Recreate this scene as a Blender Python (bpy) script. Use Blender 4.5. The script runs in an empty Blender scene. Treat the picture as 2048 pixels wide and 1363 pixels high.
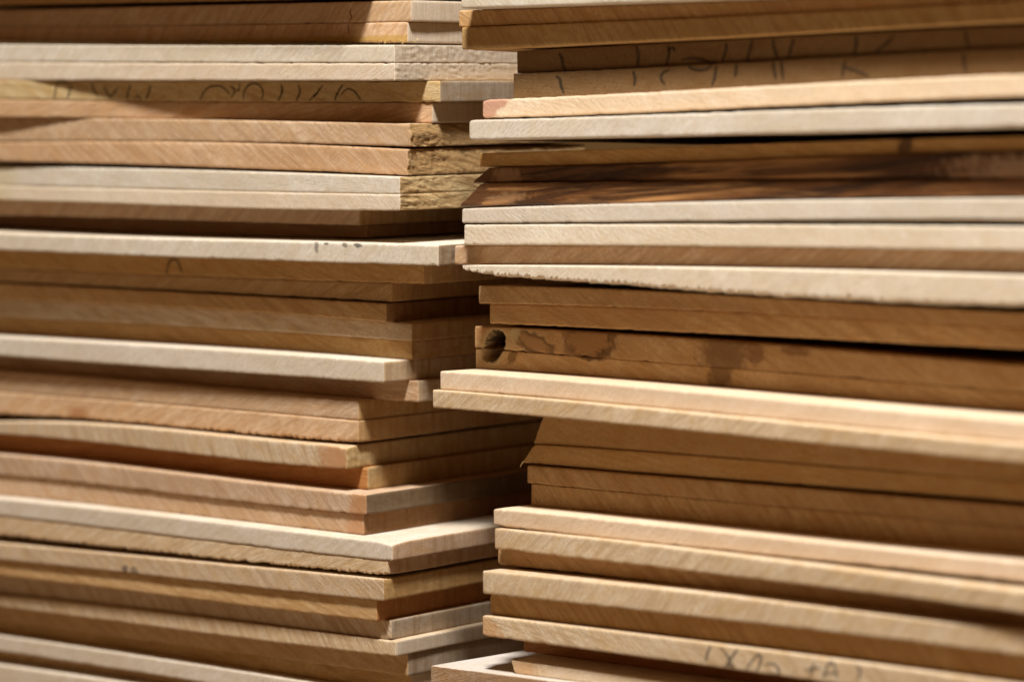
import bpy, bmesh, math, random
import numpy as np
from mathutils import Vector, noise

random.seed(7)
S = 0.0005                       # metres per photo pixel on the front plane
F = 6000.0                       # focal length in photo pixels (2048 wide)
TH = math.radians(42)            # the stacks stand 42 degrees askew to the camera
W, H = 2048, 1363
HORIZON = 250.0
PITCH = math.atan((H / 2 - HORIZON) / F)
DIST = 3.0

scene = bpy.context.scene
col = scene.collection

# ------------------------------------------------------------------ camera
fh = Vector((-math.sin(TH), math.cos(TH), 0))
rt = Vector((math.cos(TH), math.sin(TH), 0))
fw = (fh * math.cos(PITCH) + Vector((0, 0, -math.sin(PITCH)))).normalized()
up = rt.cross(fw).normalized()
def ray(u, v):
    return fw + rt * ((u - W / 2) / F) + up * ((H / 2 - v) / F)
CZ = 0.62                        # height of the sharp corner above the floor
CAM = Vector((0, 0, CZ)) - ray(870, H / 2) * DIST
def on_plane(u, v, Y):
    r = ray(u, v)
    t = (Y - CAM.y) / r.y
    return CAM + r * t

cd = bpy.data.cameras.new('camera'); cam = bpy.data.objects.new('camera', cd); col.objects.link(cam)
cam.location = CAM
cam.rotation_euler = fw.to_track_quat('-Z', 'Y').to_euler()
cd.sensor_width = 36; cd.lens = 36 * F / W
cd.clip_start = 0.05; cd.clip_end = 200
cd.dof.use_dof = True; cd.dof.focus_distance = DIST; cd.dof.aperture_fstop = 2.4
scene.camera = cam

# ------------------------------------------------------------------ materials
def lin(c):
    return tuple((x / 12.92 if x <= .04045 else ((x + .055) / 1.055) ** 2.4) for x in c)
PAL = {
 'white': (.655, .57, .455), 'grey': (.60, .50, .385), 'cream': (.72, .57, .41), 'sand': (.62, .485, .33),
 'tan': (.55, .365, .18), 'pink': (.61, .43, .275), 'honey': (.54, .35, .15), 'rust': (.48, .23, .08),
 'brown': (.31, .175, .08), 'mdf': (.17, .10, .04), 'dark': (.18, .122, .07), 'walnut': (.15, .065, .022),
 'bark': (.40, .25, .10), 'yellow': (.58, .43, .225), 'rose': (.56, .40, .27), 'slate': (.36, .285, .205),
}
def N(nt, t, **kw):
    n = nt.nodes.new(t)
    for k, v in kw.items(): setattr(n, k, v)
    return n
def mixc(nt, fac, a, b, mode='MIX'):
    m = N(nt, 'ShaderNodeMix', data_type='RGBA', blend_type=mode)
    m.clamp_result = False
    for sock, val in ((m.inputs[0], fac), (m.inputs[6], a), (m.inputs[7], b)):
        if hasattr(val, 'links'): nt.links.new(val, sock)
        elif isinstance(val, (int, float)): sock.default_value = val
        else: sock.default_value = (*val, 1)
    return m.outputs[2]
def stretched(nt, vec, rot, scale, detail=3, rough=.55, seed=0.0, dist=0.0):
    m1 = N(nt, 'ShaderNodeMapping'); m1.inputs['Rotation'].default_value = rot
    m1.inputs['Location'].default_value = (seed * 1.37, seed * .71, seed * 2.13)
    m2 = N(nt, 'ShaderNodeMapping'); m2.inputs['Scale'].default_value = scale
    nt.links.new(vec, m1.inputs[0]); nt.links.new(m1.outputs[0], m2.inputs[0])
    n = N(nt, 'ShaderNodeTexNoise'); n.inputs['Scale'].default_value = 1; n.inputs['Detail'].default_value = detail
    n.inputs['Roughness'].default_value = rough; n.inputs['Distortion'].default_value = dist
    nt.links.new(m2.outputs[0], n.inputs['Vector'])
    return n.outputs['Fac']
def ramp(nt, fac, lo, hi, a=0.0, b=1.0):
    m = N(nt, 'ShaderNodeMapRange'); m.inputs[1].default_value = lo; m.inputs[2].default_value = hi
    m.inputs[3].default_value = a; m.inputs[4].default_value = b
    nt.links.new(fac, m.inputs[0]); return m.outputs[0]
def mul(nt, a, b, op='MULTIPLY'):
    m = N(nt, 'ShaderNodeMath', operation=op)
    for i, v in enumerate((a, b)):
        if hasattr(v, 'links'): nt.links.new(v, m.inputs[i])
        else: m.inputs[i].default_value = v
    return m.outputs[0]

def wood(name, base, seed, kind='end', ang=40, streak=.5, cross=0, fine=.3, patches=(), burl=0, bump=1.0, speck=.4, grit=1.0):
    """sawn wood: kind 'end' = diagonal annual rings and saw marks across the face,
    'side' = upright saw kerfs on the long edge, 'bark' = torn fibrous edge."""
    m = bpy.data.materials.new(name); m.use_nodes = True
    nt = m.node_tree; nt.nodes.clear()
    out = N(nt, 'ShaderNodeOutputMaterial'); bs = N(nt, 'ShaderNodeBsdfPrincipled')
    nt.links.new(bs.outputs[0], out.inputs[0])
    bs.inputs['Roughness'].default_value = .38 if burl else .72
    bs.inputs['Specular IOR Level'].default_value = .25
    tc = N(nt, 'ShaderNodeTexCoord').outputs['Object']
    b = Vector(base)
    light = tuple(min(.86, x * 1.12) for x in b)
    mid = tuple(b)
    deep = (b[0] * .80, b[1] * .70, b[2] * .56) if base[2] > .36 else (b[0] * .66, b[1] * .54, b[2] * .40)
    deeper = (b[0] * .55, b[1] * .42, b[2] * .30)
    blotch = stretched(nt, tc, (0, 0, 0), (14, 5, 30), 3, .6, seed)
    c = mixc(nt, ramp(nt, blotch, .3, .7), mid, light)
    a = math.radians(ang)
    hgt = None
    lng = stretched(nt, tc, (0, 0, 0), (4.5, 4, 12), 3, .6, seed + 61)
    c = mixc(nt, ramp(nt, lng, .40, .66, 0, .45), c, deep)
    rnd = random.Random(int(seed * 100)); pale = .35 if base[2] > .36 else 1
    streak = min(1, streak * (1.0 if pale < 1 else 1.5)); fine = min(1, fine * 1.2)
    warm = stretched(nt, tc, (0, a if kind == 'end' else 0, 0), (38, 30, 85), 5, .68, seed + 91, .6)
    c = mixc(nt, ramp(nt, warm, .46, .66, 0, .8 * pale), c, (b[0] * .88, b[1] * .70, b[2] * .45))
    c = mixc(nt, ramp(nt, warm, .42, .30, 0, .5), c, (min(.8, b[0] * 1.12), min(.8, b[1] * 1.16), min(.8, b[2] * 1.22)))
    if kind == 'end':
        a += rnd.uniform(-.2, .2); fz_ = rnd.uniform(.6, 1.5)
        wm = N(nt, 'ShaderNodeMapping'); wm.inputs['Rotation'].default_value = (0, a + rnd.uniform(-.25, .3), 0)
        wm.inputs['Location'].default_value = (seed, 0, seed * .3)
        nt.links.new(tc, wm.inputs[0])
        wv = N(nt, 'ShaderNodeTexWave', wave_type='BANDS', bands_direction='Z'); wv.inputs['Scale'].default_value = rnd.uniform(32, 95)
        wv.inputs['Distortion'].default_value = 3; wv.inputs['Detail'].default_value = 3; wv.inputs['Detail Scale'].default_value = .6
        wv.inputs['Detail Roughness'].default_value = .65
        nt.links.new(wm.outputs[0], wv.inputs['Vector'])
        wmask = ramp(nt, stretched(nt, tc, (0, 0, 0), (9, 3, 25), 3, .6, seed + 71), .42, .62)
        c = mixc(nt, mul(nt, mul(nt, ramp(nt, wv.outputs['Fac'], .35, .95, 0, 1), wmask), (0 if grit < 1 else rnd.uniform(.2, .6) * (streak + .25))), c, deep)
        # growth rings run obliquely through the thickness
        g = stretched(nt, tc, (0, a, 0), (18 * fz_, 3, 170 * fz_), 5, .62, seed + 3, .5)
        c = mixc(nt, ramp(nt, g, .46, .66, 0, streak), c, deep)
        k = stretched(nt, tc, (0, a + rnd.uniform(-.5, .5), 0), (60, 8, 800 * fz_), 3, .65, seed + 7)
        c = mixc(nt, ramp(nt, k, .52, .75, 0, fine), c, deep)
        hgt = mul(nt, ramp(nt, k, .3, .7), mul(nt, mul(nt, wv.outputs['Fac'], wmask), .0 if grit < 1 else .3), 'ADD')
        if cross:
            g2 = stretched(nt, tc, (0, -a * 1.1, 0), (30, 4, 330), 3, .6, seed + 11)
            msk = stretched(nt, tc, (0, 0, 0), (25, 5, 60), 2, .5, seed + 12)
            c = mixc(nt, mul(nt, ramp(nt, g2, .48, .64, 0, cross), ramp(nt, msk, .35, .55)), c, deep)
            g3 = stretched(nt, tc, (0, a * 1.15, 0), (30, 4, 380), 3, .6, seed + 14)
            c = mixc(nt, mul(nt, ramp(nt, g3, .48, .64, 0, cross), ramp(nt, msk, .35, .55)), c, deep)
    elif kind == 'side':
        g = stretched(nt, tc, (0, 0, 0), (60, 130, 12), 5, .65, seed + 3)
        c = mixc(nt, ramp(nt, g, .45, .7, 0, streak), c, deep)
        k = stretched(nt, tc, (0, 0, 0), (300, 950, 40), 3, .7, seed + 5)
        c = mixc(nt, ramp(nt, k, .45, .75, 0, fine), c, deeper)
        hgt = ramp(nt, k, .25, .75)
    else:
        g = stretched(nt, tc, (.22, 0, 0), (60, 22, 260), 6, .68, seed + 3, .8)
        c = mixc(nt, ramp(nt, g, .40, .62), tuple(min(.8, x * 1.5) for x in b), deep)
        k = stretched(nt, tc, (-.18, 0, 0), (300, 90, 1100), 5, .75, seed + 5, 1.0)
        c = mixc(nt, ramp(nt, k, .50, .66, 0, .75), c, (b[0]*.28, b[1]*.20, b[2]*.14))
        gr = stretched(nt, tc, (0, 0, 0), (60, 60, 120), 4, .6, seed + 8)
        c = mixc(nt, ramp(nt, gr, .5, .68, 0, .55), c, (.25, .18, .09))
        hgt = mul(nt, ramp(nt, k, .2, .8), ramp(nt, g, .2, .8), 'ADD')
    mt = stretched(nt, tc, (0, .5, 0), (260, 150, 330), 4, .7, seed + 51)
    c = mixc(nt, ramp(nt, mt, .45, .68, 0, .55), c, deep)
    # pores and sawdust grain
    sp = stretched(nt, tc, (0, .4, 0), (1250 * grit, 900 * grit, 1250 * grit), 3, .72, seed + 21)
    c = mixc(nt, ramp(nt, sp, .50, .70, 0, speck), c, deeper)
    c = mixc(nt, ramp(nt, sp, .48, .25, 0, speck * .8), c, tuple(min(.9, x * 1.35) for x in b))
    ds = stretched(nt, tc, (0, 0, 0), (240, 160, 420), 2, .5, seed + 81)
    c = mixc(nt, ramp(nt, ds, .70, .76, 0, .7), c, deeper)
    if burl:
        q = stretched(nt, tc, (0, .12, 0), (5, 3, 85), 6, .66, seed + 31, .9)
        c = mixc(nt, ramp(nt, q, .46, .62, 0, burl), c, (.030, .012, .005))
        q2 = stretched(nt, tc, (0, .05, 0), (4, 3, 70), 5, .6, seed + 35, .6)
        c = mixc(nt, ramp(nt, q2, .52, .64, 0, burl), c, (.50, .25, .09))
    # coloured areas of the wood itself: heartwood, knots, wane
    for (cx, cz, rx, rz, pa, pc, soft, amt) in patches:
        mp = N(nt, 'ShaderNodeMapping'); mp.vector_type = 'TEXTURE'
        mp.inputs['Location'].default_value = (cx, 0, cz); mp.inputs['Rotation'].default_value = (0, pa, 0)
        mp.inputs['Scale'].default_value = (rx, 1e3, rz)
        nt.links.new(tc, mp.inputs[0])
        dn = N(nt, 'ShaderNodeTexNoise'); dn.inputs['Scale'].default_value = 170; dn.inputs['Detail'].default_value = 5
        nt.links.new(tc, dn.inputs['Vector'])
        ln = N(nt, 'ShaderNodeVectorMath', operation='LENGTH'); nt.links.new(mp.outputs[0], ln.inputs[0])
        d = mul(nt, ln.outputs['Value'], ramp(nt, dn.outputs['Fac'], .2, .8, -.95 * soft, .95 * soft), 'ADD')
        f = ramp(nt, d, 1 - soft * .5, 1 + soft * .5, amt, 0)
        c = mixc(nt, f, c, mixc(nt, .5, pc, c, 'MULTIPLY') if False else pc)
    nt.links.new(c, bs.inputs['Base Color'])
    bp = N(nt, 'ShaderNodeBump'); bp.inputs['Strength'].default_value = (.9 if kind == 'bark' else .45) * bump
    bp.inputs['Distance'].default_value = .0014 if kind == 'bark' else .0006
    fz = stretched(nt, tc, (0, 0, 0), (2600, 2600, 2600), 3, .7, seed + 41)
    nt.links.new(mul(nt, hgt, mul(nt, fz, .8), 'ADD'), bp.inputs['Height'])
    nt.links.new(bp.outputs[0], bs.inputs['Normal'])
    return m

def plain(name, c, rough=.8):
    m = bpy.data.materials.new(name); m.use_nodes = True
    nt = m.node_tree; bs = nt.nodes['Principled BSDF']
    tc = N(nt, 'ShaderNodeTexCoord').outputs['Object']
    n = stretched(nt, tc, (0, 0, 0), (700, 700, 700), 3, .7)
    nt.links.new(mixc(nt, ramp(nt, n, .35, .7), c, tuple(min(.9, x * 1.7) for x in c)), bs.inputs['Base Color'])
    bs.inputs['Roughness'].default_value = rough
    bs.inputs['Specular IOR Level'].default_value = .15
    return m

# ------------------------------------------------------------------ board tables (measured edges in photo pixels)
# corner u, protrusion at far end, protrusion at corner, top edge points or None, bottom edge points, front, side, options, label
L = [
 (684, 60, 60, None, [(0,-30),(770,-44)], 'tan','tan', {'top0':[(0,-72),(770,-86)]}, 'protruding tan board at the very top of the left stack, jutting over the row below'),
 (820,-60,-50, None, [(0,11),(300,5),(500,2),(820,-4)], 'honey','grey', {}, 'shaded honey board at the top edge of the left stack, above a thin black gap'),
 (822,-50,-45, [(0,21),(300,13),(500,9),(820,1)], [(0,54),(300,51),(500,49),(820,44)], 'pink','grey', {'gap':1,'ang':-45}, 'upper brown board at the top of the left stack with a grey sawn end'),
 (815,-50,-44, None, [(0,83),(200,86),(400,86),(600,86),(817,87)], 'pink','grey', {'ragb':3.4,'rbs':26,'ang':-45,'fib':1,'patch':[(400,89,2500,8,0,(.42,.25,.06),.5,.8)]}, 'brown board with curled fibres hanging from its lower edge, above the pale pair'),
 (790, 10, 0, [(0,88),(200,92),(400,90),(650,89),(790,91)], [(0,124),(400,127),(650,125),(790,127)], 'white','grey', {'ang':-38,'ssp':1,'ragt':.5,'srough':3.2,'gap':1}, 'upper board of the pale pair with rough furry ends, above the black handwriting'),
 (790, 10, 0, None, [(0,161),(400,162),(650,162),(790,162)], 'white','grey', {'ang':-38,'ssp':1,'srough':3.2}, 'lower board of the pale greenish white pair, lying directly on the board with black handwriting'),
 (881, 16,-98, None, [(0,199),(200,202),(400,203),(600,204),(881,205)], 'yellow','slate', {'ang':15}, 'yellowish board of the left stack with black handwriting on its shaded face'),
 (865, 16,-100, None, [(0,235),(200,236),(500,241),(650,242),(865,247)], 'pink','grey', {'ang':-15}, 'smooth tan board directly under the handwritten one, a bright wedge of light at its corner'),
 (820, -2,-36, None, [(0,284),(300,283),(500,284),(650,290),(820,293)], 'pink','bark', {'cross':.55,'bark':1,'ang':40}, 'pink crosshatched board with a bark covered end, above the black wedge shaped crack'),
 (815, -2,-34, [(0,285),(300,284),(500,285),(600,290),(820,299)], [(0,324),(300,329),(500,338),(650,346),(820,350)], 'pink','bark', {'gap':1,'cross':.55,'bark':1,'ang':40,'ragb':1.0}, 'pink crosshatched board with a bark covered end, below the black wedge shaped crack'),
 (800,-12,-12, [(0,333),(300,336),(500,344),(650,350),(800,353)], [(0,371),(300,378),(500,383),(650,387),(800,388)], 'white','bark', {'gap':1,'ang':35,'bark':2,'streak':.2,'patch':[(0,365,45,40,0,(.52,.42,.22),.9,.6)]}, 'upper board of the bright white pair with yellow flaky bark on its end'),
 (800,-10,-10, None, [(0,400),(200,405),(300,412),(500,416),(650,421),(800,421)], 'white','bark', {'ang':35,'bark':2,'streak':.2,'patch':[(-10,390,40,30,0,(.52,.42,.22),.9,.5)]}, 'lower board of the bright white pair with yellow flaky bark, over two dark boards'),
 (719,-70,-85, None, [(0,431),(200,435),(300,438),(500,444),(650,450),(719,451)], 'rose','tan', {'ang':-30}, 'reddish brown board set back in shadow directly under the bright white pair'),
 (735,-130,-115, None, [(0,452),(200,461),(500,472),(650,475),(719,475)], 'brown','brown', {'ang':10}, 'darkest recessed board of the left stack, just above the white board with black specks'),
 (877, 30,-8, [(0,466),(200,473),(300,476),(500,481),(650,484),(820,488),(877,491)], [(0,500),(200,508),(300,513),(500,519),(650,525),(877,532)], 'white','slate', {'gap':1,'ang':-38,'cross':.3,'ragt':.8,'srough':2,'patch':[(633,494,4,13,0,(.2,.16,.12),.5,.8),(652,487,5,3,0,(.12,.1,.08),.5,.9),(690,489,5,6,0,(.15,.12,.08),.5,.8),(716,490,8,5,.2,(.1,.09,.07),.5,.9)]}, 'single white board mid left stack with black specks along its top edge'),
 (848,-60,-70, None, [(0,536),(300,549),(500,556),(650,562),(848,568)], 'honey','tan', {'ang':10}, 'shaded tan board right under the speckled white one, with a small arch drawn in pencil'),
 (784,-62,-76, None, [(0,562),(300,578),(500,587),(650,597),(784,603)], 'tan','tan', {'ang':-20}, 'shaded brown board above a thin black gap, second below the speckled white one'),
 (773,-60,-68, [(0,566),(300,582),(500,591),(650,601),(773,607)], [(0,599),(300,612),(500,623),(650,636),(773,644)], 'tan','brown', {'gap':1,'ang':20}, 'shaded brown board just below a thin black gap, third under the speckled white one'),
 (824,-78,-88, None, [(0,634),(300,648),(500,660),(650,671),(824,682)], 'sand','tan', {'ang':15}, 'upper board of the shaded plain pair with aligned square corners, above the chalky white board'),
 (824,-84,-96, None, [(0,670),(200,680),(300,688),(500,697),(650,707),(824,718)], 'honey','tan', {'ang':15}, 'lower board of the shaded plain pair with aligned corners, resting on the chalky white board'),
 (768,-6,-24, [(0,674),(200,684),(300,692),(500,703),(650,714),(768,724)], [(0,711),(200,726),(300,734),(500,746),(650,758),(768,766)], 'white','sand', {'ang':-30,'ragb':1.4,'speck':.6,'streak':.15}, 'chalky white board with grey speckles and a splintered lower edge, left stack'),
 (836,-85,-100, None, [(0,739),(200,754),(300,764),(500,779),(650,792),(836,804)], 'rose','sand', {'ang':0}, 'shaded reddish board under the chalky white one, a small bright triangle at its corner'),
 (717,-35,-45, [(0,743),(200,757),(300,768),(500,783),(650,797),(717,802)], [(0,783),(300,806),(500,822),(650,836),(717,840)], 'pink','honey', {'ang':-30}, 'smooth pinkish board resting on a twin with a ragged lower edge'),
 (717,-35,-42, None, [(0,829),(120,834),(200,841),(300,850),(500,869),(650,880),(717,886)], 'pink','tan', {'ang':-30,'ragb':6,'rbs':26,'patch':[(155,826,22,14,0,(.36,.16,.06),.7,.8)]}, 'pinkish board with a ragged lower edge and rusty knot, above a jagged black crack'),
 (692,-5,-15, [(0,844),(200,849),(300,857),(500,877),(650,889),(692,893)], [(0,867),(200,885),(300,898),(500,921),(650,934),(692,939)], 'sand','yellow', {'gap':1,'ang':52,'streak':.95,'fine':.5,'srough':2.5,'patch':[(672,918,34,40,0,(.42,.20,.08),.8,.85)],'wane':1}, 'board with bold slanted stripes turning orange at its broken corner'),
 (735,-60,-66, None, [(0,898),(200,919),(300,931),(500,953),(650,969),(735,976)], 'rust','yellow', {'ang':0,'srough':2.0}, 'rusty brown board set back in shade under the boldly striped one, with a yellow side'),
 (733, 0,-5, [(0,909),(200,929),(300,940),(500,964),(650,982),(733,989)], [(0,949),(200,969),(300,981),(500,1005),(650,1021),(733,1029)], 'rose','dark', {'ang':48,'fine':.6,'srough':1.0,'patch':[(722,1012,22,34,-.5,(.42,.20,.08),.7,.85)]}, 'upper board of the rosy pair with orange corner heartwood and dark streaked side'),
 (728,-6,-12, None, [(0,986),(200,1003),(300,1017),(500,1042),(650,1061),(728,1069)], 'rose','brown', {'ang':48,'fine':.6,'srough':1.0,'patch':[(712,1050,18,30,.6,(.46,.22,.10),.7,.7)]}, 'lower board of the rosy pair with orange heartwood at its corner'),
 (785, 40, 34, [(0,997),(200,1017),(300,1029),(500,1052),(650,1070),(785,1086)], [(0,1030),(200,1053),(300,1067),(500,1089),(650,1108),(785,1121)], 'white','rose', {'ang':-30,'streak':.3,'wane':1}, 'greenish white board whose bright top shows around the corner beneath the rosy pair'),
 (776, 38, 32, None, [(0,1071),(200,1090),(300,1105),(500,1124),(650,1138),(776,1151)], 'sand','pink', {'ang':-20,'ragb':4.5,'rbs':26}, 'sandy board with a wavy lower edge over a black crack, under the greenish white one'),
 (768, 46, 40, [(0,1086),(200,1103),(300,1116),(500,1133),(650,1146),(768,1159)], [(0,1119),(200,1138),(300,1152),(500,1172),(650,1190),(768,1201)], 'sand','honey', {'gap':1,'ang':40,'srough':1.2,'patch':[(250,1136,8,8,0,(.1,.07,.05),.5,.8),(268,1140,10,8,0,(.12,.09,.06),.5,.7)]}, 'sandy board with dark smudges at left and a glossy amber side, below the wavy crack'),
 (754, 38, 32, None, [(0,1150),(200,1174),(300,1187),(500,1210),(650,1231),(754,1241)], 'tan','rust', {'ang':10}, 'tan board with a bright orange side face, lower left'),
 (783,-2, 8, None, [(0,1187),(200,1207),(300,1219),(500,1243),(650,1262),(783,1279)], 'sand','slate', {'ang':52,'streak':.7}, 'upper board of the grey sided pair beneath the orange sided board, its corner striped'),
 (792, 12, 16, None, [(0,1212),(200,1237),(300,1252),(500,1277),(650,1296),(792,1312)], 'sand','grey', {'ang':52,'streak':.7}, 'lower board of the grey sided pair, with dark oblique stripes near the corner'),
 (816,-34,-24, None, [(0,1240),(300,1281),(450,1301),(650,1328),(816,1352)], 'tan','slate', {'ang':20}, 'shaded tan board with a grey side, its lit corner just above the speckled chipboard panel'),
 (822,-48,-40, None, [(0,1268),(200,1295),(300,1312),(500,1341),(822,1392)], 'honey','grey', {'ang':10}, 'plain honey board crossing the bottom edge of the photo beside the chipboard panel'),
 (800,-5,-8, [(0,1271),(200,1298),(300,1315),(500,1345),(800,1393)], [(0,1301),(200,1331),(400,1363),(800,1428)], 'white','grey', {'ang':-30}, 'pale grey board cutting across the bottom left corner of the photo'),
 (810,-50,-48, None, [(0,1326),(200,1352),(400,1388),(800,1460)], 'tan','tan', {'ang':-30,'ragb':2}, 'thin brown board with a ragged edge in the bottom left corner'),
 (805, 0, 0, [(0,1330),(200,1357),(400,1390),(800,1461)], [(0,1370),(200,1398),(400,1430),(800,1498)], 'white','grey', {'ang':-30}, 'lowest pale board peeking in at the bottom left corner'),
]
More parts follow.
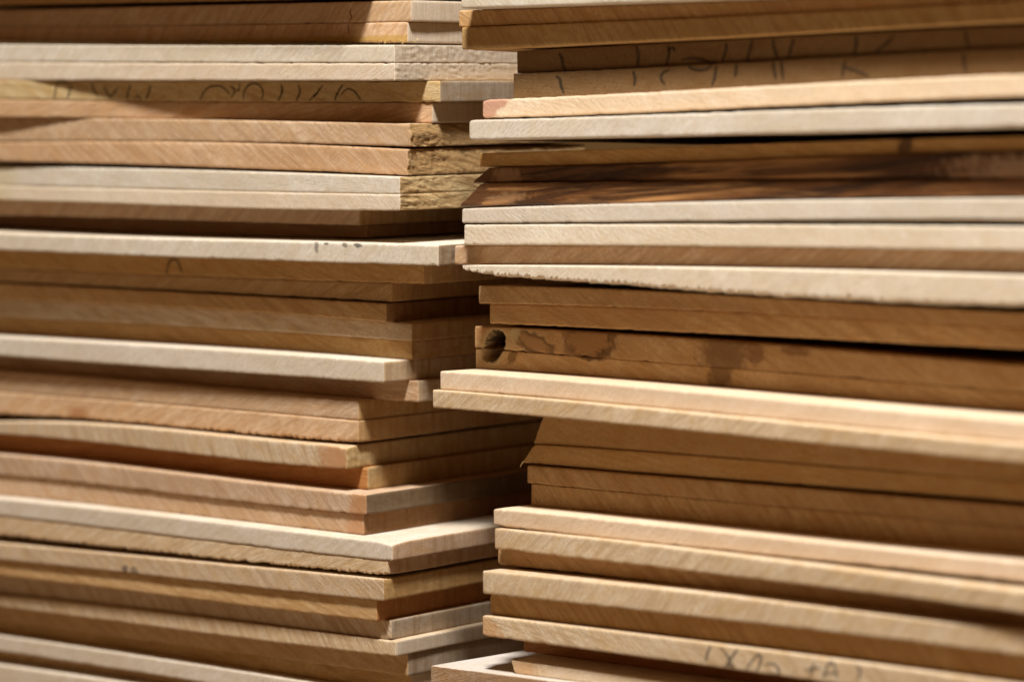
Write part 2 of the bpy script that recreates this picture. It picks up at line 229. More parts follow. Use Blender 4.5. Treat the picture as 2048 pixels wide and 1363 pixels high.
R = [
 (922, 0, 0, None, [(922,18),(1160,9),(1400,1),(1700,-10),(2048,-24)], 'white','white', {'top0':[(922,-22),(2048,-70)],'round':5}, 'bright white board cut off by the photo top edge, top of the right stack'),
 (917,-42,-46, None, [(917,55),(1160,46),(1400,36),(1650,23),(2048,2)], 'tan','tan', {'ang':40,'streak':.6,'round':2}, 'brown board with one bright lit corner directly beneath the top white board'),
 (923,-34,-40, None, [(923,99),(1160,91),(1400,77),(1600,67),(1848,52),(2048,42)], 'honey','tan', {'ang':40,'streak':.8,'round':2}, 'honey board with broad slanted dark stripes above the black marked fibreboards'),
 (1034,-70,-72, [(1034,101),(1160,97),(1400,82),(1848,60),(2048,51)], [(1034,147),(1160,142),(1400,128),(1600,119),(1848,104),(2048,96)], 'mdf','mdf', {'gap':1,'mdf':1}, 'upper dark brown fibreboard with black marker strokes'),
 (1027,-64,-66, None, [(1027,194),(1160,189),(1400,177),(1600,165),(1848,151),(2048,144)], 'mdf','mdf', {'mdf':1}, 'lower dark brown fibreboard with black marker strokes, corner slightly farther left'),
 (965, -5,-20, [(965,200),(1160,191),(1400,180),(1600,169),(1848,156),(2048,149)], [(965,236),(1160,231),(1400,219),(1600,211),(1848,200),(2048,193)], 'cream','cream', {'ang':30,'streak':.1,'fine':.1,'round':7,'diag':1}, 'cream board with a pink rounded end split off by a slanted line'),
 (938, 5,-2, [(938,240),(1160,235),(1400,225),(1600,220),(1848,212),(2048,208)], [(938,280),(1160,277),(1400,270),(1600,267),(1848,260),(2048,253)], 'white','white', {'gap':1,'ang':-32,'streak':.25,'round':8}, 'thick ivory board with rounded end over the widest black gap of the right stack'),
 (959,-60,-58, [(959,306),(1160,301),(1400,290),(1600,285),(1848,277),(2048,272)], [(959,334),(1160,332),(1400,322),(1600,316),(1848,308),(2048,302)], 'honey','grey', {'gap':1,'ang':20,'round':1.5,'patch':[(1810,292,10,18,.6,(.08,.04,.02),.5,.85)]}, 'golden brown board with a whitish end, on top of the dark burled pair'),
 (945,-52,-52, None, [(945,366),(1160,364),(1400,361),(1600,361),(1848,360),(2048,358)], 'walnut','bark', {'burl':.9,'slant':44,'bark':1,'patch':[(1012,352,26,16,0,(.34,.19,.09),.7,.6),(962,356,16,40,.75,(.13,.055,.02),.3,.9),(2040,338,90,22,0,(.42,.27,.17),.9,.6)]}, 'upper dark burled board with a slanted bark end and black streaks'),
 (918,-46,-46, None, [(918,412),(1160,409),(1400,401),(1600,398),(1848,394),(2048,393)], 'walnut','bark', {'burl':.9,'slant':62,'bark':1,'patch':[(1010,396,40,10,-.1,(.34,.19,.09),.7,.5),(948,396,18,44,.85,(.12,.05,.02),.3,.9)]}, 'lower dark burled board with a long slanted bark end, resting on the white pair'),
 (924, 0,-10, [(924,417),(1160,410),(1400,403),(1848,397),(2048,396)], [(924,446),(1160,446),(1400,441),(1600,440),(1848,440),(2048,440)], 'white','white', {'ang':30,'streak':.12,'fine':.15,'round':4,'gap':1}, 'upper board of the white pair in the right stack, below the dark burled boards'),
 (928, 0,-10, [(928,449),(1160,449),(1400,448),(2048,453)], [(928,490),(1160,491),(1400,492),(1600,495),(1848,499),(2048,502)], 'white','white', {'ang':30,'streak':.12,'fine':.15,'round':3,'gap':1}, 'lower and thicker board of the white pair in the middle of the right stack'),
 (909,-36,-34, None, [(909,528),(1160,529),(1400,529),(1600,531),(1848,535),(2048,540)], 'pink','cream', {'ang':-30,'round':3}, 'orange tan board between the white pair and the white board with chipped lower edge'),
 (924, 25,20, [(924,530),(1160,532),(1400,534),(1600,538),(1848,546),(2048,551)], [(924,540),(960,549),(1000,554),(1100,561),(1200,568),(1300,575),(1400,584),(1500,591),(1600,597),(1848,609),(2048,614)], 'white','cream', {'rawb':1,'ragb':8,'rbs':26,'ang':-20,'streak':.3,'round':2}, 'white wedge shaped board with a crumbly chipped lower edge'),
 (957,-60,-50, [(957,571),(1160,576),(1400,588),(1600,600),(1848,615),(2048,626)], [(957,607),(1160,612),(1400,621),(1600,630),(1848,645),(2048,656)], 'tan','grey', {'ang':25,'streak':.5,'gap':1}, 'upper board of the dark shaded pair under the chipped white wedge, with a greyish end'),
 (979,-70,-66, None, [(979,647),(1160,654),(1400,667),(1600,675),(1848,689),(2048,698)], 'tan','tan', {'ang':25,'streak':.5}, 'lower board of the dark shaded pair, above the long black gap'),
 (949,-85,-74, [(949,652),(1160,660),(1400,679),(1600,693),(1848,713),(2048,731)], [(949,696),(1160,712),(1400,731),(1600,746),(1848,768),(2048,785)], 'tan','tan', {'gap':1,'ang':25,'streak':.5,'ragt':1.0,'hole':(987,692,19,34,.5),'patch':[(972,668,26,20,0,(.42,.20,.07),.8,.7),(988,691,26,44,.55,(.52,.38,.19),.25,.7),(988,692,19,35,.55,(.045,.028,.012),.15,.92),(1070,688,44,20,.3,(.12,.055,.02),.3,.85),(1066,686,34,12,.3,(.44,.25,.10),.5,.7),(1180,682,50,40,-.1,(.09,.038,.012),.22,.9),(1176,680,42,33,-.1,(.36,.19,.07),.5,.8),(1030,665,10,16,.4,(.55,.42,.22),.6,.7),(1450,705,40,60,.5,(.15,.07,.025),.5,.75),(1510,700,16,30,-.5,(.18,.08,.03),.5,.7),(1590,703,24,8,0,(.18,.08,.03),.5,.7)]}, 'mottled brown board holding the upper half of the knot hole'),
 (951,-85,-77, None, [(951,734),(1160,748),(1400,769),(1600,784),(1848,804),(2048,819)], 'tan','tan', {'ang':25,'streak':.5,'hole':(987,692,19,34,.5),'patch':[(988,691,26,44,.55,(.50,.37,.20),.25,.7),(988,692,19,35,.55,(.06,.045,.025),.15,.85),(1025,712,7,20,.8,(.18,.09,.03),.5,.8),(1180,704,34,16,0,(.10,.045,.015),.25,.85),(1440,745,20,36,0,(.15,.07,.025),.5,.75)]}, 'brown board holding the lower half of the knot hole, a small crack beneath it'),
 (880, 80, 30, [(880,742),(1000,749),(1160,762),(1400,786),(1600,802),(1848,826),(2048,843)], [(880,776),(950,780),(1160,795),(1400,819),(1600,833),(1848,855),(2048,868)], 'cream','cream', {'ang':-42,'streak':.35,'fine':.35,'round':2.5}, 'upper board of the bright protruding cream pair that sticks out farthest left'),
 (865, 130, 44, [(865,779),(960,787),(1160,803),(1400,829),(1600,846),(1848,873),(2048,891)], [(865,815),(1000,826),(1160,840),(1400,865),(1600,882),(1848,909),(2048,926)], 'sand','cream', {'ang':-42,'streak':.45,'fine':.45,'ragb':.6}, 'lower board of the bright protruding cream pair, overhanging the dark hollow'),
 (1066,-20,-58, None, [(1066,887),(1160,893),(1400,911),(1600,926),(1848,947),(2048,962)], 'honey','tan', {'ang':0,'streak':.2,'slant':32,'ragend':4}, 'golden board with a torn sloping end, first below the protruding cream pair'),
 (1043,-20,-54, None, [(1043,925),(1160,934),(1400,954),(1600,967),(1848,987),(2048,1002)], 'honey','tan', {'ang':0,'streak':.2,'slant':34,'ragend':3,'splinter':1}, 'golden board with a sloping end and a small dangling splinter'),
 (1054,-10,-46, [(1054,930),(1160,938),(1400,959),(1600,974),(1848,997),(2048,1012)], [(1054,965),(1160,975),(1400,998),(1600,1014),(1848,1038),(2048,1055)], 'tan','tan', {'gap':1,'ang':42,'streak':.6,'ragt':1.2}, 'light brown board with a chipped upper edge, below the board with the splinter'),
 (1062,-10,-46, None, [(1062,1007),(1160,1016),(1400,1040),(1600,1059),(1848,1086),(2048,1107)], 'tan','pink', {'ang':42,'streak':.6}, 'light brown board lying directly on the cream board with the wide lit top'),
 (987, 100, 42, [(987,1017),(1160,1031),(1400,1060),(1600,1080),(1848,1104),(2048,1124)], [(987,1050),(1160,1069),(1400,1096),(1600,1115),(1848,1142),(2048,1163)], 'cream','cream', {'ang':-38,'streak':.35,'round':3}, 'cream board with a wide lit top showing under the light brown pair, right stack'),
 (989, 150, 55, [(989,1056),(1160,1073),(1400,1102),(1600,1126),(1848,1159),(2048,1183)], [(989,1097),(1160,1116),(1400,1145),(1600,1167),(1848,1200),(2048,1225)], 'sand','cream', {'gap':1,'ang':-42,'streak':.5,'round':1.5}, 'yellowish cream board just above the recessed board with a white rounded end'),
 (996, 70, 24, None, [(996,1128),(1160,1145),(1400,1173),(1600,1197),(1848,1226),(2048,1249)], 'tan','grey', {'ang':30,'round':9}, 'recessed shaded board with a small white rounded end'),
 (965, 130, 88, [(965,1141),(1160,1159),(1400,1186),(1600,1206),(1848,1235),(2048,1259)], [(965,1186),(1160,1207),(1400,1235),(1600,1256),(1848,1286),(2048,1311)], 'sand','cream', {'ang':-38,'streak':.35,'fine':.6,'speck':.6,'gap':1}, 'thick greyish rough sawn board above the shaded board with a fully rounded end'),
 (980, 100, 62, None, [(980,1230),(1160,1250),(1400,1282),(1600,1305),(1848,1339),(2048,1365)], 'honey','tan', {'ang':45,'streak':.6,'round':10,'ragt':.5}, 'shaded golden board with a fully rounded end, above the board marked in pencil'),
 (965, 130, 85, [(965,1230),(1160,1254),(1400,1284),(1600,1307),(1848,1344),(2048,1370)], [(965,1270),(1160,1296),(1400,1330),(1600,1355),(2048,1420)], 'sand','cream', {'ang':48,'streak':.55,'patch':[(980,1262,22,22,.4,(.52,.27,.10),.9,.7)]}, 'cream board with pencil scribbles, orange at its lower left corner'),
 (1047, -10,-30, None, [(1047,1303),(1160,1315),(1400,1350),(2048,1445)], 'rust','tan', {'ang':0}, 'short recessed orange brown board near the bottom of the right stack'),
 (1022, 100, 70, [(1022,1314),(1160,1331),(1400,1359),(2048,1450)], [(1030,1344),(1160,1360),(1400,1398),(2048,1488)], 'cream','honey', {'gap':1,'ang':-30,'slant':-9,'patch':[(1045,1335,30,18,0,(.55,.30,.12),.9,.7)]}, 'orange tinted board end resting on the wide white chipboard panel'),
 (862, 130, 92, [(862,1331),(1130,1363),(1400,1403),(2048,1497)], [(862,1372),(1130,1406),(1400,1446),(2048,1540)], 'mdf','mdf', {'mdf':2,'long':1}, 'wide panel with white top and speckled chipboard edge at the bottom centre'),
]
TY = {'L': .0124, 'R': -.0186}

def fit(pts, us, raw=False):
    pts = sorted(pts)
    x = np.array([p[0] for p in pts], float); y = np.array([p[1] for p in pts], float)
    if raw:
        r = np.interp(us, x, y)
        hi = us > x[-1]; sl = (y[-1] - y[-2]) / (x[-1] - x[-2]); r[hi] = y[-1] + sl * (us[hi] - x[-1])
        return r
    d = min(2, len(x) - 1)
    if len(x) > 5: d = 3
    c = np.polyfit((x - 1000) / 1000, y, d)
    r = np.polyval(c, (us - 1000) / 1000)
    # straight continuation outside the measured part
    for m, e, s in ((us < x[0], x[0], 1), (us > x[-1], x[-1], -1)):
        if m.any():
            a0 = np.polyval(c, (e - 1000) / 1000); a1 = np.polyval(c, (e + s * 60 - 1000) / 1000)
            r[m] = a0 + (a1 - a0) / (s * 60) * (us[m] - e)
    return r

def prepare(rows, side):
    out = []
    ty = TY[side]
    for row in rows:
        uc, pf, pc, top, bot, fc, sc, opt, lab = row
        ufar = 0 if side == 'L' else 2048
        us = np.linspace(uc, -260 if side == 'L' else 2330, 260)
        pp = pc + (pf - pc) * (us - uc) / (ufar - uc)
        def edge(pts, raw=False):
            vs = fit(pts, us, raw)
            X = []; Z = []
            for u, v, p in zip(us, vs, pp):
                q = on_plane(u, v, -p * S); X.append(q.x); Z.append(q.z + ty * p * S)   # height referred to plane y = 0
            return np.array(X), np.array(Z)
        b = dict(row=row, uc=uc, opt=opt, lab=lab, us=us, pp=pp, fc=fc, sc=sc, side=side, pc=pc)
        b['X'], b['zb'] = edge(bot, opt.get('rawb'))
        t = top if top else opt.get('top0')
        b['zt'] = edge(t)[1] if t else None
        out.append(b)
    EPS = .00018
    def at(b, key, X):
        o = np.argsort(b['X']); xs = b['X'][o]; zs = b[key][o]
        r = np.interp(X, xs, zs)
        for m, i, j in ((X < xs[0], 0, 8), (X > xs[-1], -1, -9)):
            if m.any(): r[m] = zs[i] + (zs[j] - zs[i]) / (xs[j] - xs[i]) * (X[m] - xs[i])
        return r
    for k in range(1, len(out)):
        a, b = out[k - 1], out[k]
        if b['zt'] is None:
            b['zt'] = at(a, 'zb', b['X']) - EPS
        elif b['opt'].get('gap'):
            b['zt'] = np.minimum(b['zt'], at(a, 'zb', b['X']) - EPS)
        else:
            a['zb'] = np.maximum(at(b, 'zt', a['X']) + EPS, -9)
    return out

# ------------------------------------------------------------------ mesh of one board
def nz(x, y, z, s):
    return noise.noise(Vector((x * s, y * s, z * s)))

KIDS = {'L': (2, 3, 6, 15), 'R': (3, 4, 21, 29)}
def build_board(b, idx):
    opt = b['opt']; side = b['side']; ty = TY[side]
    sg = 1 if side == 'L' else -1                    # outward direction of the visible end
    X = b['X']; o = np.argsort(X) if side == 'R' else np.argsort(-X)
    Xs = X[o]; zt = b['zt'][o]; zb = b['zb'][o]; pp = b['pp'][o]
    x0 = Xs[0]; xe = Xs[-1]
    length = abs(xe - x0)
    # columns measured from the visible end inwards
    d = [0]; hole_ = opt.get('hole')
    while d[-1] < length:
        dd = d[-1]
        step = 1.6 if dd < 60 * S else (2.6 if hole_ and dd < 120 * S else 8 if dd < 400 * S else 14)
        if (opt.get('ragb') or opt.get('ragt')): step = min(step, 3.0)
        d.append(dd + step * S)
    d = np.array(d); d *= length / d[-1]
    nx = len(d)
    depth = .42 + .03 * random.random()
    if opt.get('bark') == 1 and side == 'L': depth = .275
    e = [0]
    while e[-1] < depth:
        ee = e[-1]; bark = opt.get('bark')
        e.append(ee + (2.2 if bark and ee < 330 * S else 5 if ee < 300 * S else 18) * S)
    e = np.array(e); e *= depth / e[-1]
    ny = len(e)
    rows = [0, .035, .1, .17, .25, .33, .41, .5, .59, .67, .75, .83, .9, .965, 1]
    m = len(rows)
    rad = (1.3 if not opt.get('mdf') else .4) * S
    org = Vector((x0, 0, float(zt[0] + zb[0]) / 2))
    seed = idx * 7.31 + (50 if side == 'R' else 0)
    dk = abs(Xs - x0)
    ZT = np.interp(d, dk, zt); ZB = np.interp(d, dk, zb); PP = np.interp(d, dk, pp)
    hole = opt.get('hole')
    if hole:
        hu, hv, hru, hrv, ha = hole
        hc = on_plane(hu, hv, -b['pc'] * S)
    def endprofile(r, t, y):
        """how far the end face is set in at height fraction r (0 top, 1 bottom)"""
        off = 0.0
        th = 38.0
        rr = opt.get('round', 0)
        if rr:
            for q in (r * th, (1 - r) * th):
                if q < rr: off += rr - math.sqrt(max(0, rr * rr - (rr - q) ** 2))
        sl = opt.get('slant')
        if sl: off += sl * (1 - r) if sl > 0 else -sl * r
        if opt.get('ragend'):
            off += opt['ragend'] * (nz(seed, y * .3, r * .02, 330) + .6 * nz(seed + 3, y, r * .04, 500))
        if opt.get('bark'):
            am = 5 if opt['bark'] == 1 else 4
            yy = y + r * .006; off -= am * max(.2, 1 - y / (260 * S)) * (abs(nz(seed, yy * .5, r * .05, 55)) + .9 * abs(nz(seed + 9, yy * .35, r * .05, 130)) + .7 * abs(nz(seed + 19, yy * .4, r * .05, 300)) - .5)
        if opt.get('srough'):
            off -= opt['srough'] * .5 * (nz(seed, y, r * .02, 260) + .6 * nz(seed + 5, y, r * .02, 620))
        off += 1.2 * nz(seed, y * .4, r * .01, 40)
        return off * S
    verts = []; vid = {}; epc = {}
    wane = opt.get('wane', 0)
    def vert(i, j, k):
        """i column from end, j row in depth, k ring"""
        key = (i, j, k)
        if key in vid: return vid[key]
        r = rows[k]
        s = d[i] / length
        w = max(0, 1 - d[i] / (70 * S))
        inset = 0
        if w > 0 and (i == 0 or j == 0 or k in (0, m - 1)):
            if (j, k) not in epc: epc[(j, k)] = endprofile(r, 0, e[j])
            inset = epc[(j, k)]
        top_edge = (k == 0 or k == m - 1)
        # edge rounding
        rin = 0
        if top_edge: rin = rad
        elif k in (1, m - 2): rin = rad * .3
        x = x0 - sg * (d[i] + inset * (w if d[i] > 0 else 1))
        zt_, zb_ = ZT[i], ZB[i]
        if wane:
            zt_ = zt_ - 5 * S * max(0, 1 - (d[i] + e[j]) / (60 * S)) ** 2
        # ragged lower / upper edges, only near the front
        fr = max(0, 1 - e[j] / (25 * S))
        zb_ += (5 * nz(x, seed, 5, 90) ** 2 * fr + 1.3 * max(0, nz(x, seed, e[j], 9))) * S; zt_ -= 3 * S * nz(x, seed, 9, 110) ** 2 * fr
        if opt.get('ragb'):
            sc_ = opt.get('rbs', 40) * 10
            n = abs(nz(x, seed, 0, sc_)) + .6 * abs(nz(x, seed + 4, 0, sc_ * 2.6)) + .35 * nz(x, seed + 8, 0, sc_ * 6)
            zb_ = zb_ + opt['ragb'] * S * max(0, n * 1.6) * (.35 + .65 * fr)
        if opt.get('ragt'):
            n = abs(nz(x, seed + 30, 0, 330)) + .6 * abs(nz(x, seed + 34, 0, 900))
            zt_ = zt_ - opt['ragt'] * S * 1.5 * n * fr
        zz = zt_ + (zb_ - zt_) * r
        yf = -PP[i] * S
        y = yf + e[j]
        z = zz + ty * y
        if i == 0: x -= sg * rin
        if j == 0: y += rin
        if j == 0 and i == 0: x -= sg * rad * .5; y += rad * .5
        # slight waviness of the sawn front
        if j == 0:
            y += .5 * S * nz(x, seed, z, 60) + .25 * S * nz(x, seed, z, 400)
            if hole:
                dx = (x - hc.x) / S * .743; dz = -(z - hc.z) / S
                ca, sa = math.cos(ha), math.sin(ha)
                a_ = (dx * ca + dz * sa) / hru; b_ = (-dx * sa + dz * ca) / hrv
                q = math.sqrt(a_ * a_ + b_ * b_) + .12 * nz(x, 3, z, 300)
                if q < 1: y += 80 * S * (1 - q ** 6) ** .5
        vid[key] = len(verts)
        verts.append((x - org.x, y - org.y, z - org.z))
        return vid[key]
    body = []; sidef = []
    for i in range(nx - 1):
        for k in range(m - 1):
            body.append((vert(i, 0, k), vert(i + 1, 0, k), vert(i + 1, 0, k + 1), vert(i, 0, k + 1)))
            body.append((vert(i, ny - 1, k + 1), vert(i + 1, ny - 1, k + 1), vert(i + 1, ny - 1, k), vert(i, ny - 1, k)))
    # top and bottom: fine rows only near the front edge and the end
    for k in (0, m - 1):
        for i in range(nx - 1):
            for j in range(ny - 1):
                q = (vert(i, j, k), vert(i, j + 1, k), vert(i + 1, j + 1, k), vert(i + 1, j, k))
                body.append(q if k == 0 else q[::-1])
    for j in range(ny - 1):
        for k in range(m - 1):
            sidef.append((vert(0, j + 1, k), vert(0, j, k), vert(0, j, k + 1), vert(0, j + 1, k + 1)))
            body.append((vert(nx - 1, j, k), vert(nx - 1, j + 1, k), vert(nx - 1, j + 1, k + 1), vert(nx - 1, j, k + 1)))
    if side == 'L':
        body = [f[::-1] for f in body]; sidef = [f[::-1] for f in sidef]
    # thin out: use shared columns (mesh kept as built)
    def mk(name, faces, mats, matidx=None):
        used = {}; vs = []; fs = []
        for f in faces:
            nf = []
            for v in f:
                if v not in used: used[v] = len(vs); vs.append(verts[v])
                nf.append(used[v])
            fs.append(nf)
        me = bpy.data.meshes.new(name); me.from_pydata(vs, [], fs); me.update()
        for mt in mats: me.materials.append(mt)
        if matidx is not None: me.polygons.foreach_set('material_index', matidx)
        me.polygons.foreach_set('use_smooth', [True] * len(fs))
        ob = bpy.data.objects.new(name, me); col.objects.link(ob)
        return ob
    # patches: photo position on the front face -> object space
    pats = []
    for (pu, pv, ru, rv, pa, pc_, soft, amt) in opt.get('patch', []):
        pr = b['pc'] + (b['row'][1] - b['pc']) * (pu - b['uc']) / ((0 if side == 'L' else 2048) - b['uc'])
        q = on_plane(pu, pv, -pr * S)
        pats.append((q.x - org.x, q.z - org.z, ru * S / .743, rv * S, pa, pc_, soft, amt))
    if opt.get('diag'):
        # pink heartwood end behind a slanted line
        q = on_plane(748, -84, -b['pc'] * S)
        pats.append((q.x - org.x, q.z - org.z, 400 * S / .743, 400 * S, 0, (.52, .27, .17), .02, .9))
    mdf = opt.get('mdf')
    ang = opt.get('ang', 30)
    if mdf == 1:
        mf = wood('fibreboard', PAL['mdf'], seed, 'end', 0, .1, 0, .1, pats, 0, 1.2, .75, .8)
        ms = mf
    elif mdf == 2:
        mf = wood('chipboard_edge', (.42, .28, .17), seed, 'end', 0, .2, 0, .2, pats, 0, 2.0, 1.0, .5)
        ms = wood('chipboard_side', (.45, .33, .22), seed, 'end', 0, .2, 0, .2, (), 0, 2.0, .9)
    else:
        jit = [1 + .05 * math.sin(seed * 3 + c) for c in (0, .6, 1.2)]
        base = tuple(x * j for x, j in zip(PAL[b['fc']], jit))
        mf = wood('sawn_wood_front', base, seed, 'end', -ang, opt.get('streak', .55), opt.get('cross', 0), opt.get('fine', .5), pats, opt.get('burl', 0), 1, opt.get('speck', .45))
        if opt.get('bark') == 1: ms = wood('bark', (.52, .33, .14), seed, 'bark')
        elif opt.get('bark') == 2: ms = wood('flaky_bark', (.58, .39, .19), seed, 'bark')
        else: ms = wood('sawn_wood_side', PAL[b['sc']], seed, 'side', 0, .7, 0, .5, (), 0, 1.0 + opt.get('srough', 0) * .4, .35)
    if mdf == 2:
        mtop = wood('white_laminate', (.56, .50, .44), seed, 'end', 0, .05, 0, .05, (), 0, .2, .05)
    else:
        mtop = wood('planed_wood_top', tuple(min(.82, x * (.97 if b['fc'] in ('white', 'cream') else 1.0)) for x in PAL[b['fc']]), seed + 2, 'side', 0, .3, 0, .15, (), opt.get('burl', 0) * .5, .5, .15)
    nfront = 2 * (nx - 1) * (m - 1); ncap = 2 * (nx - 1) * (ny - 1)
    mi = [0] * nfront + [1] * ncap
    for _ in range((ny - 1) * (m - 1)): mi.append(0)
    if opt.get('bark'):
        ob = mk('wooden_board', body, [mf, mtop], mi)
        ob.location = org
        ed = mk('bark_edge', sidef, [ms]); ed.parent = ob
        ed['label'] = 'rough bark covered edge of the board'
    else:
        ob = mk('wooden_board', body + sidef, [mf, mtop, ms], mi + [2] * len(sidef))
        ob.location = org
    kids = idx in KIDS[side]
    if kids or opt.get('bark'):
        body_ob = ob
        body_ob.name = 'panel_body' if mdf else 'plank'
        ob = bpy.data.objects.new('wooden_board', None); col.objects.link(ob); ob.location = org
        body_ob.location = (0, 0, 0); body_ob.parent = ob
        ob.empty_display_size = .05
        if opt.get('bark'): ed.parent = ob
    if mdf: ob.name = 'chipboard_panel' if mdf == 2 else 'fibreboard_panel'
    ob['label'] = b['lab']; ob['category'] = 'panel' if mdf else 'board'
    ob['group'] = 'boards piled in the left stack' if side == 'L' else 'boards piled in the right stack'
    b['ob'] = ob; b['org'] = org
    return ob

Ls = prepare(L, 'L'); Rs = prepare(R, 'R')
for i, b in enumerate(Ls): build_board(b, i)
for i, b in enumerate(Rs): build_board(b, i)

# ------------------------------------------------------------------ pencil and marker strokes lying on the faces
def worn(name, c, cover):
    m = plain(name, c, .6); nt = m.node_tree
    out = [n for n in nt.nodes if n.type == 'OUTPUT_MATERIAL'][0]; bs = nt.nodes['Principled BSDF']
    tr = N(nt, 'ShaderNodeBsdfTransparent'); mx = N(nt, 'ShaderNodeMixShader')
    tc = N(nt, 'ShaderNodeTexCoord').outputs['Object']
    f = ramp(nt, stretched(nt, tc, (0, .6, 0), (900, 900, 500), 4, .7, 3), .36, .56, max(0, cover - .45), cover)
    nt.links.new(f, mx.inputs[0]); nt.links.new(tr.outputs[0], mx.inputs[1]); nt.links.new(bs.outputs[0], mx.inputs[2])
    nt.links.new(mx.outputs[0], out.inputs[0]); return m
INK = worn('marker_ink', (.03, .023, .015), .72)
PENCIL = worn('pencil_graphite', (.07, .06, .05), .75)
def smooth_line(pts, n=7):
    if len(pts) < 3: return pts
    out = []
    P = [pts[0]] + list(pts) + [pts[-1]]
    for i in range(1, len(P) - 2):
        p0, p1, p2, p3 = P[i-1], P[i], P[i+1], P[i+2]
        for t in range(n):
            t /= n
            out.append(tuple(.5 * ((2*p1[c]) + (-p0[c]+p2[c])*t + (2*p0[c]-5*p1[c]+4*p2[c]-p3[c])*t*t + (-p0[c]+3*p1[c]-3*p2[c]+p3[c])*t**3) for c in (0, 1)))
    out.append(pts[-1]); return out
def strokes(b, lines, width, mat, name, label):
    ufar = 0 if b['side'] == 'L' else 2048
    for ln in lines:
        vs = []; fs = []
        ln = smooth_line(ln); base = len(vs); n = len(ln)
        for i, (u, v) in enumerate(ln):
            a = ln[max(0, i-1)]; c = ln[min(n-1, i+1)]
            dx, dy = c[0]-a[0], c[1]-a[1]; L_ = math.hypot(dx, dy) or 1
            w = width * (.35 + .65 * math.sin(math.pi * min(1, max(0, (i + .6) / (n + .2)))) ** .6) * (.85 + .3 * random.random())
            for s_ in (-.5, .5):
                uu, vv = u - dy / L_ * w * s_, v + dx / L_ * w * s_
                p = b['pc'] + (b['row'][1] - b['pc']) * (uu - b['uc']) / (ufar - b['uc'])
                q = on_plane(uu, vv, -(p + .75) * S) - b['org']
                vs.append(q[:])
        for i in range(n - 1):
            k = base + 2 * i; fs.append((k, k+1, k+3, k+2))
        me = bpy.data.meshes.new(name); me.from_pydata(vs, [], fs); me.materials.append(mat)
        o = bpy.data.objects.new(name, me); col.objects.link(o); o.parent = b['ob']
        o['label'] = label
# left: the handwriting on the yellowish board
LW = Ls[6]
strokes(LW, [
 [(115,166),(111,180),(109,197)], [(113,165),(125,164),(141,168)], [(144,169),(140,180),(135,198)],
 [(182,166),(188,180),(196,194)], [(207,172),(214,186),(222,195)], [(237,176),(228,186),(221,196)],
 [(262,170),(256,184),(254,197)], [(268,198),(276,192),(282,200)], [(300,172),(298,184),(292,198)],
 [(400,201),(408,184),(420,174),(436,172),(450,178),(460,190)], [(462,172),(470,182),(462,196)], [(480,168),(476,184)],
 [(487,200),(488,184),(496,172),(508,167),(520,172),(526,184),(524,200)],
 [(562,168),(564,184),(556,202)], [(596,170),(600,184),(592,202)],
 [(646,170),(634,186),(618,202)], [(636,186),(626,192)],
 [(686,169),(676,184),(669,202)], [(682,190),(690,181),(698,178),(708,183),(716,192),(722,202)],
], 4.2, INK, 'handwritten_letter', 'black handwritten letter on the face of the board')
CR = plain('reddish_crack', (.16, .07, .03))  # reddish brown colour of the crack lines themselves
strokes(Ls[2], [[(702,18),(700,26),(703,34),(699,43)]], 2.2, CR, 'crack', 'short reddish crack')
strokes(Ls[3], [[(698,50),(696,58),(698,66)]], 2.2, CR, 'crack', 'short reddish crack')
strokes(Ls[15], [[(333,548),(337,528),(346,518),(356,524),(364,547)]], 5, worn('brown_pencil', (.09,.05,.02), .75), 'pencil_mark', 'small pencil arch')
# right: marker strokes across the two fibreboards
strokes(Rs[3], [
 [(1118,106),(1124,118),(1126,132),(1132,143)], [(1272,92),(1276,110),(1275,133)],
 [(1336,92),(1338,108),(1332,131)], [(1336,100),(1346,96),(1350,104)],
 [(1362,121),(1380,117),(1402,119),(1420,125),(1434,126)],
 [(1452,86),(1452,100),(1444,124)], [(1505,80),(1500,100),(1494,122)], [(1546,78),(1548,96),(1556,118)], [(1588,78),(1582,96),(1577,116)],
 [(1712,70),(1712,90),(1708,108)], [(1790,70),(1772,88),(1750,105)], [(1930,60),(1934,82),(1937,100)],
], 6.4, INK, 'marker_stroke', 'thick black marker stroke')
strokes(Rs[4], [
 [(1112,152),(1120,160),(1122,172),(1128,187)], [(1265,142),(1270,156),(1268,172)],
 [(1340,140),(1326,146),(1322,158),(1330,170)], [(1376,129),(1384,138),(1400,141),(1414,138),(1424,129)],
 [(1432,132),(1430,152),(1424,172)], [(1473,128),(1472,142),(1470,154)], [(1545,122),(1548,140),(1552,160)], [(1562,122),(1564,140),(1566,160)],
 [(1690,122),(1686,140),(1684,154)], [(1690,136),(1710,142),(1738,154)], [(1926,106),(1928,124),(1932,146)],
], 6.4, INK, 'marker_stroke', 'thick black marker stroke')
strokes(Rs[29], [
 [(1421,1290),(1415,1305),(1411,1322)], [(1441,1293),(1452,1306),(1460,1320),(1468,1335)], [(1476,1296),(1464,1312),(1450,1334)], [(1452,1326),(1468,1334)],
 [(1492,1338),(1504,1320),(1516,1308),(1522,1314),(1518,1330),(1512,1342)], [(1530,1328),(1545,1326),(1557,1336),(1556,1350)],
 [(1588,1340),(1590,1342)], [(1610,1340),(1624,1336),(1640,1334)], [(1628,1324),(1624,1340),(1620,1352)],
 [(1646,1354),(1654,1332),(1662,1322),(1670,1334),(1676,1354)], [(1650,1346),(1672,1344)], [(1712,1326),(1720,1340),(1716,1358)],
], 5.0, PENCIL, 'pencil_letter', 'soft grey pencil letter')

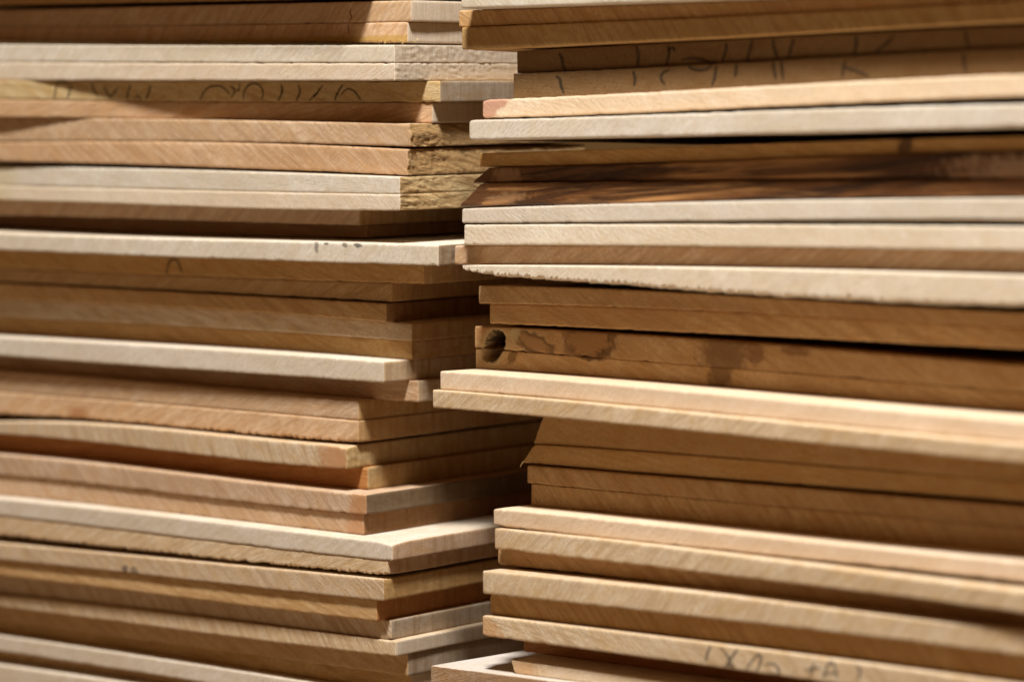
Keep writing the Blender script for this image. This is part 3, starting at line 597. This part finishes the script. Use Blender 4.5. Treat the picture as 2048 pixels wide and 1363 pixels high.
# ------------------------------------------------------------------ loose fibres and a splinter
def tube(pts, r0, r1, mat, name, b, lab):
    bm = bmesh.new(); rings = []
    for i, p in enumerate(pts):
        r = r0 + (r1 - r0) * i / (len(pts) - 1)
        dv = (pts[min(i+1, len(pts)-1)] - pts[max(i-1, 0)]).normalized()
        a = dv.orthogonal().normalized(); c = dv.cross(a)
        rings.append([bm.verts.new(p - b['org'] + (a * math.cos(t) + c * math.sin(t)) * r) for t in (0, 1.26, 2.51, 3.77, 5.03)])
    for i in range(len(rings) - 1):
        for k in range(5):
            bm.faces.new((rings[i][k], rings[i][(k+1) % 5], rings[i+1][(k+1) % 5], rings[i+1][k]))
    bm.faces.new(rings[0][::-1]); bm.faces.new(rings[-1])
    bmesh.ops.recalc_face_normals(bm, faces=bm.faces)
    me = bpy.data.meshes.new(name); bm.to_mesh(me); bm.free(); me.materials.append(mat)
    for p in me.polygons: p.use_smooth = True
    o = bpy.data.objects.new(name, me); col.objects.link(o); o.parent = b['ob']; o['label'] = lab
FIB = plain('torn_fibre', (.55, .38, .16), .7)
b = Ls[3]
for (u, v, n) in ((762, 83, 5), (800, 82, 6), (806, 84, 4), (835, 80, 7), (829, 83, 4), (770, 84, 4), (700, 83, 4)):
    c = on_plane(u, v, -(b['pc'] + (0 if u < 815 else -20)) * S)
    r = (2.0 + 1.6 * random.random()) * S
    pts = [c + Vector((r * math.cos(t * .8 + n), -1.0 * S - t * .25 * S, r * math.sin(t * .8 + n) - .2 * S * t)) for t in range(n + 3)]
    tube(pts, .55 * S, .3 * S, FIB, 'curled_fibre', b, 'curled torn wood fibre')
b = Rs[21]
p0 = on_plane(1050, 918, -(b['pc'] - 4) * S)
tube([p0 + Vector((x * S, -y * S, z * S)) for x, y, z in ((6,-2,1),(0,0,-2),(-5,1,-6),(-9,1,-11),(-11,2,-16))], 2.4 * S, .7 * S, plain('pale_splinter', (.66, .50, .30), .7), 'splinter', b, 'small pale splinter hanging from the torn end')

# ------------------------------------------------------------------ floor the stacks stand on
me = bpy.data.meshes.new('floor')
zmin = min(float(b['zb'].min()) for b in Ls + Rs) - .03
me.from_pydata([(-6, -6, 0), (6, -6, 0), (6, 6, 0), (-6, 6, 0)], [], [(0, 1, 2, 3)])
fl = bpy.data.objects.new('floor', me); col.objects.link(fl); fl.location.z = zmin
fm = wood('floor_concrete', (.30, .24, .18), 5, 'end', 0, .2, 0, .1, (), 0, .5, .3); me.materials.append(fm)
fl['kind'] = 'structure'; fl['label'] = 'plain floor under the stacks'

# ------------------------------------------------------------------ light
w = bpy.data.worlds.new('World'); scene.world = w; w.use_nodes = True
bg = w.node_tree.nodes['Background']; bg.inputs[0].default_value = (1.0, .50, .16, 1); bg.inputs[1].default_value = .115
def lamp(name, dirv, dist, size, energy, color):
    d_ = Vector(dirv).normalized()
    ld = bpy.data.lights.new(name, 'AREA'); ld.shape = 'DISK'; ld.size = size; ld.energy = energy; ld.color = color
    o = bpy.data.objects.new(name, ld); col.objects.link(o)
    o.location = Vector((0, 0, CZ)) - d_ * dist
    o.rotation_euler = d_.to_track_quat('-Z', 'Y').to_euler()
lamp('key_lamp', (-.30, .40, -1), 3.4, .50, 300, (.88, .885, .885))

scene.view_settings.view_transform = 'Standard'; scene.view_settings.look = 'None'
scene.view_settings.exposure = 0; scene.view_settings.gamma = 1
scene.render.engine = 'CYCLES'
scene.render.resolution_x = 1024; scene.render.resolution_y = 681
scene.cycles.max_bounces = 8; scene.cycles.diffuse_bounces = 5
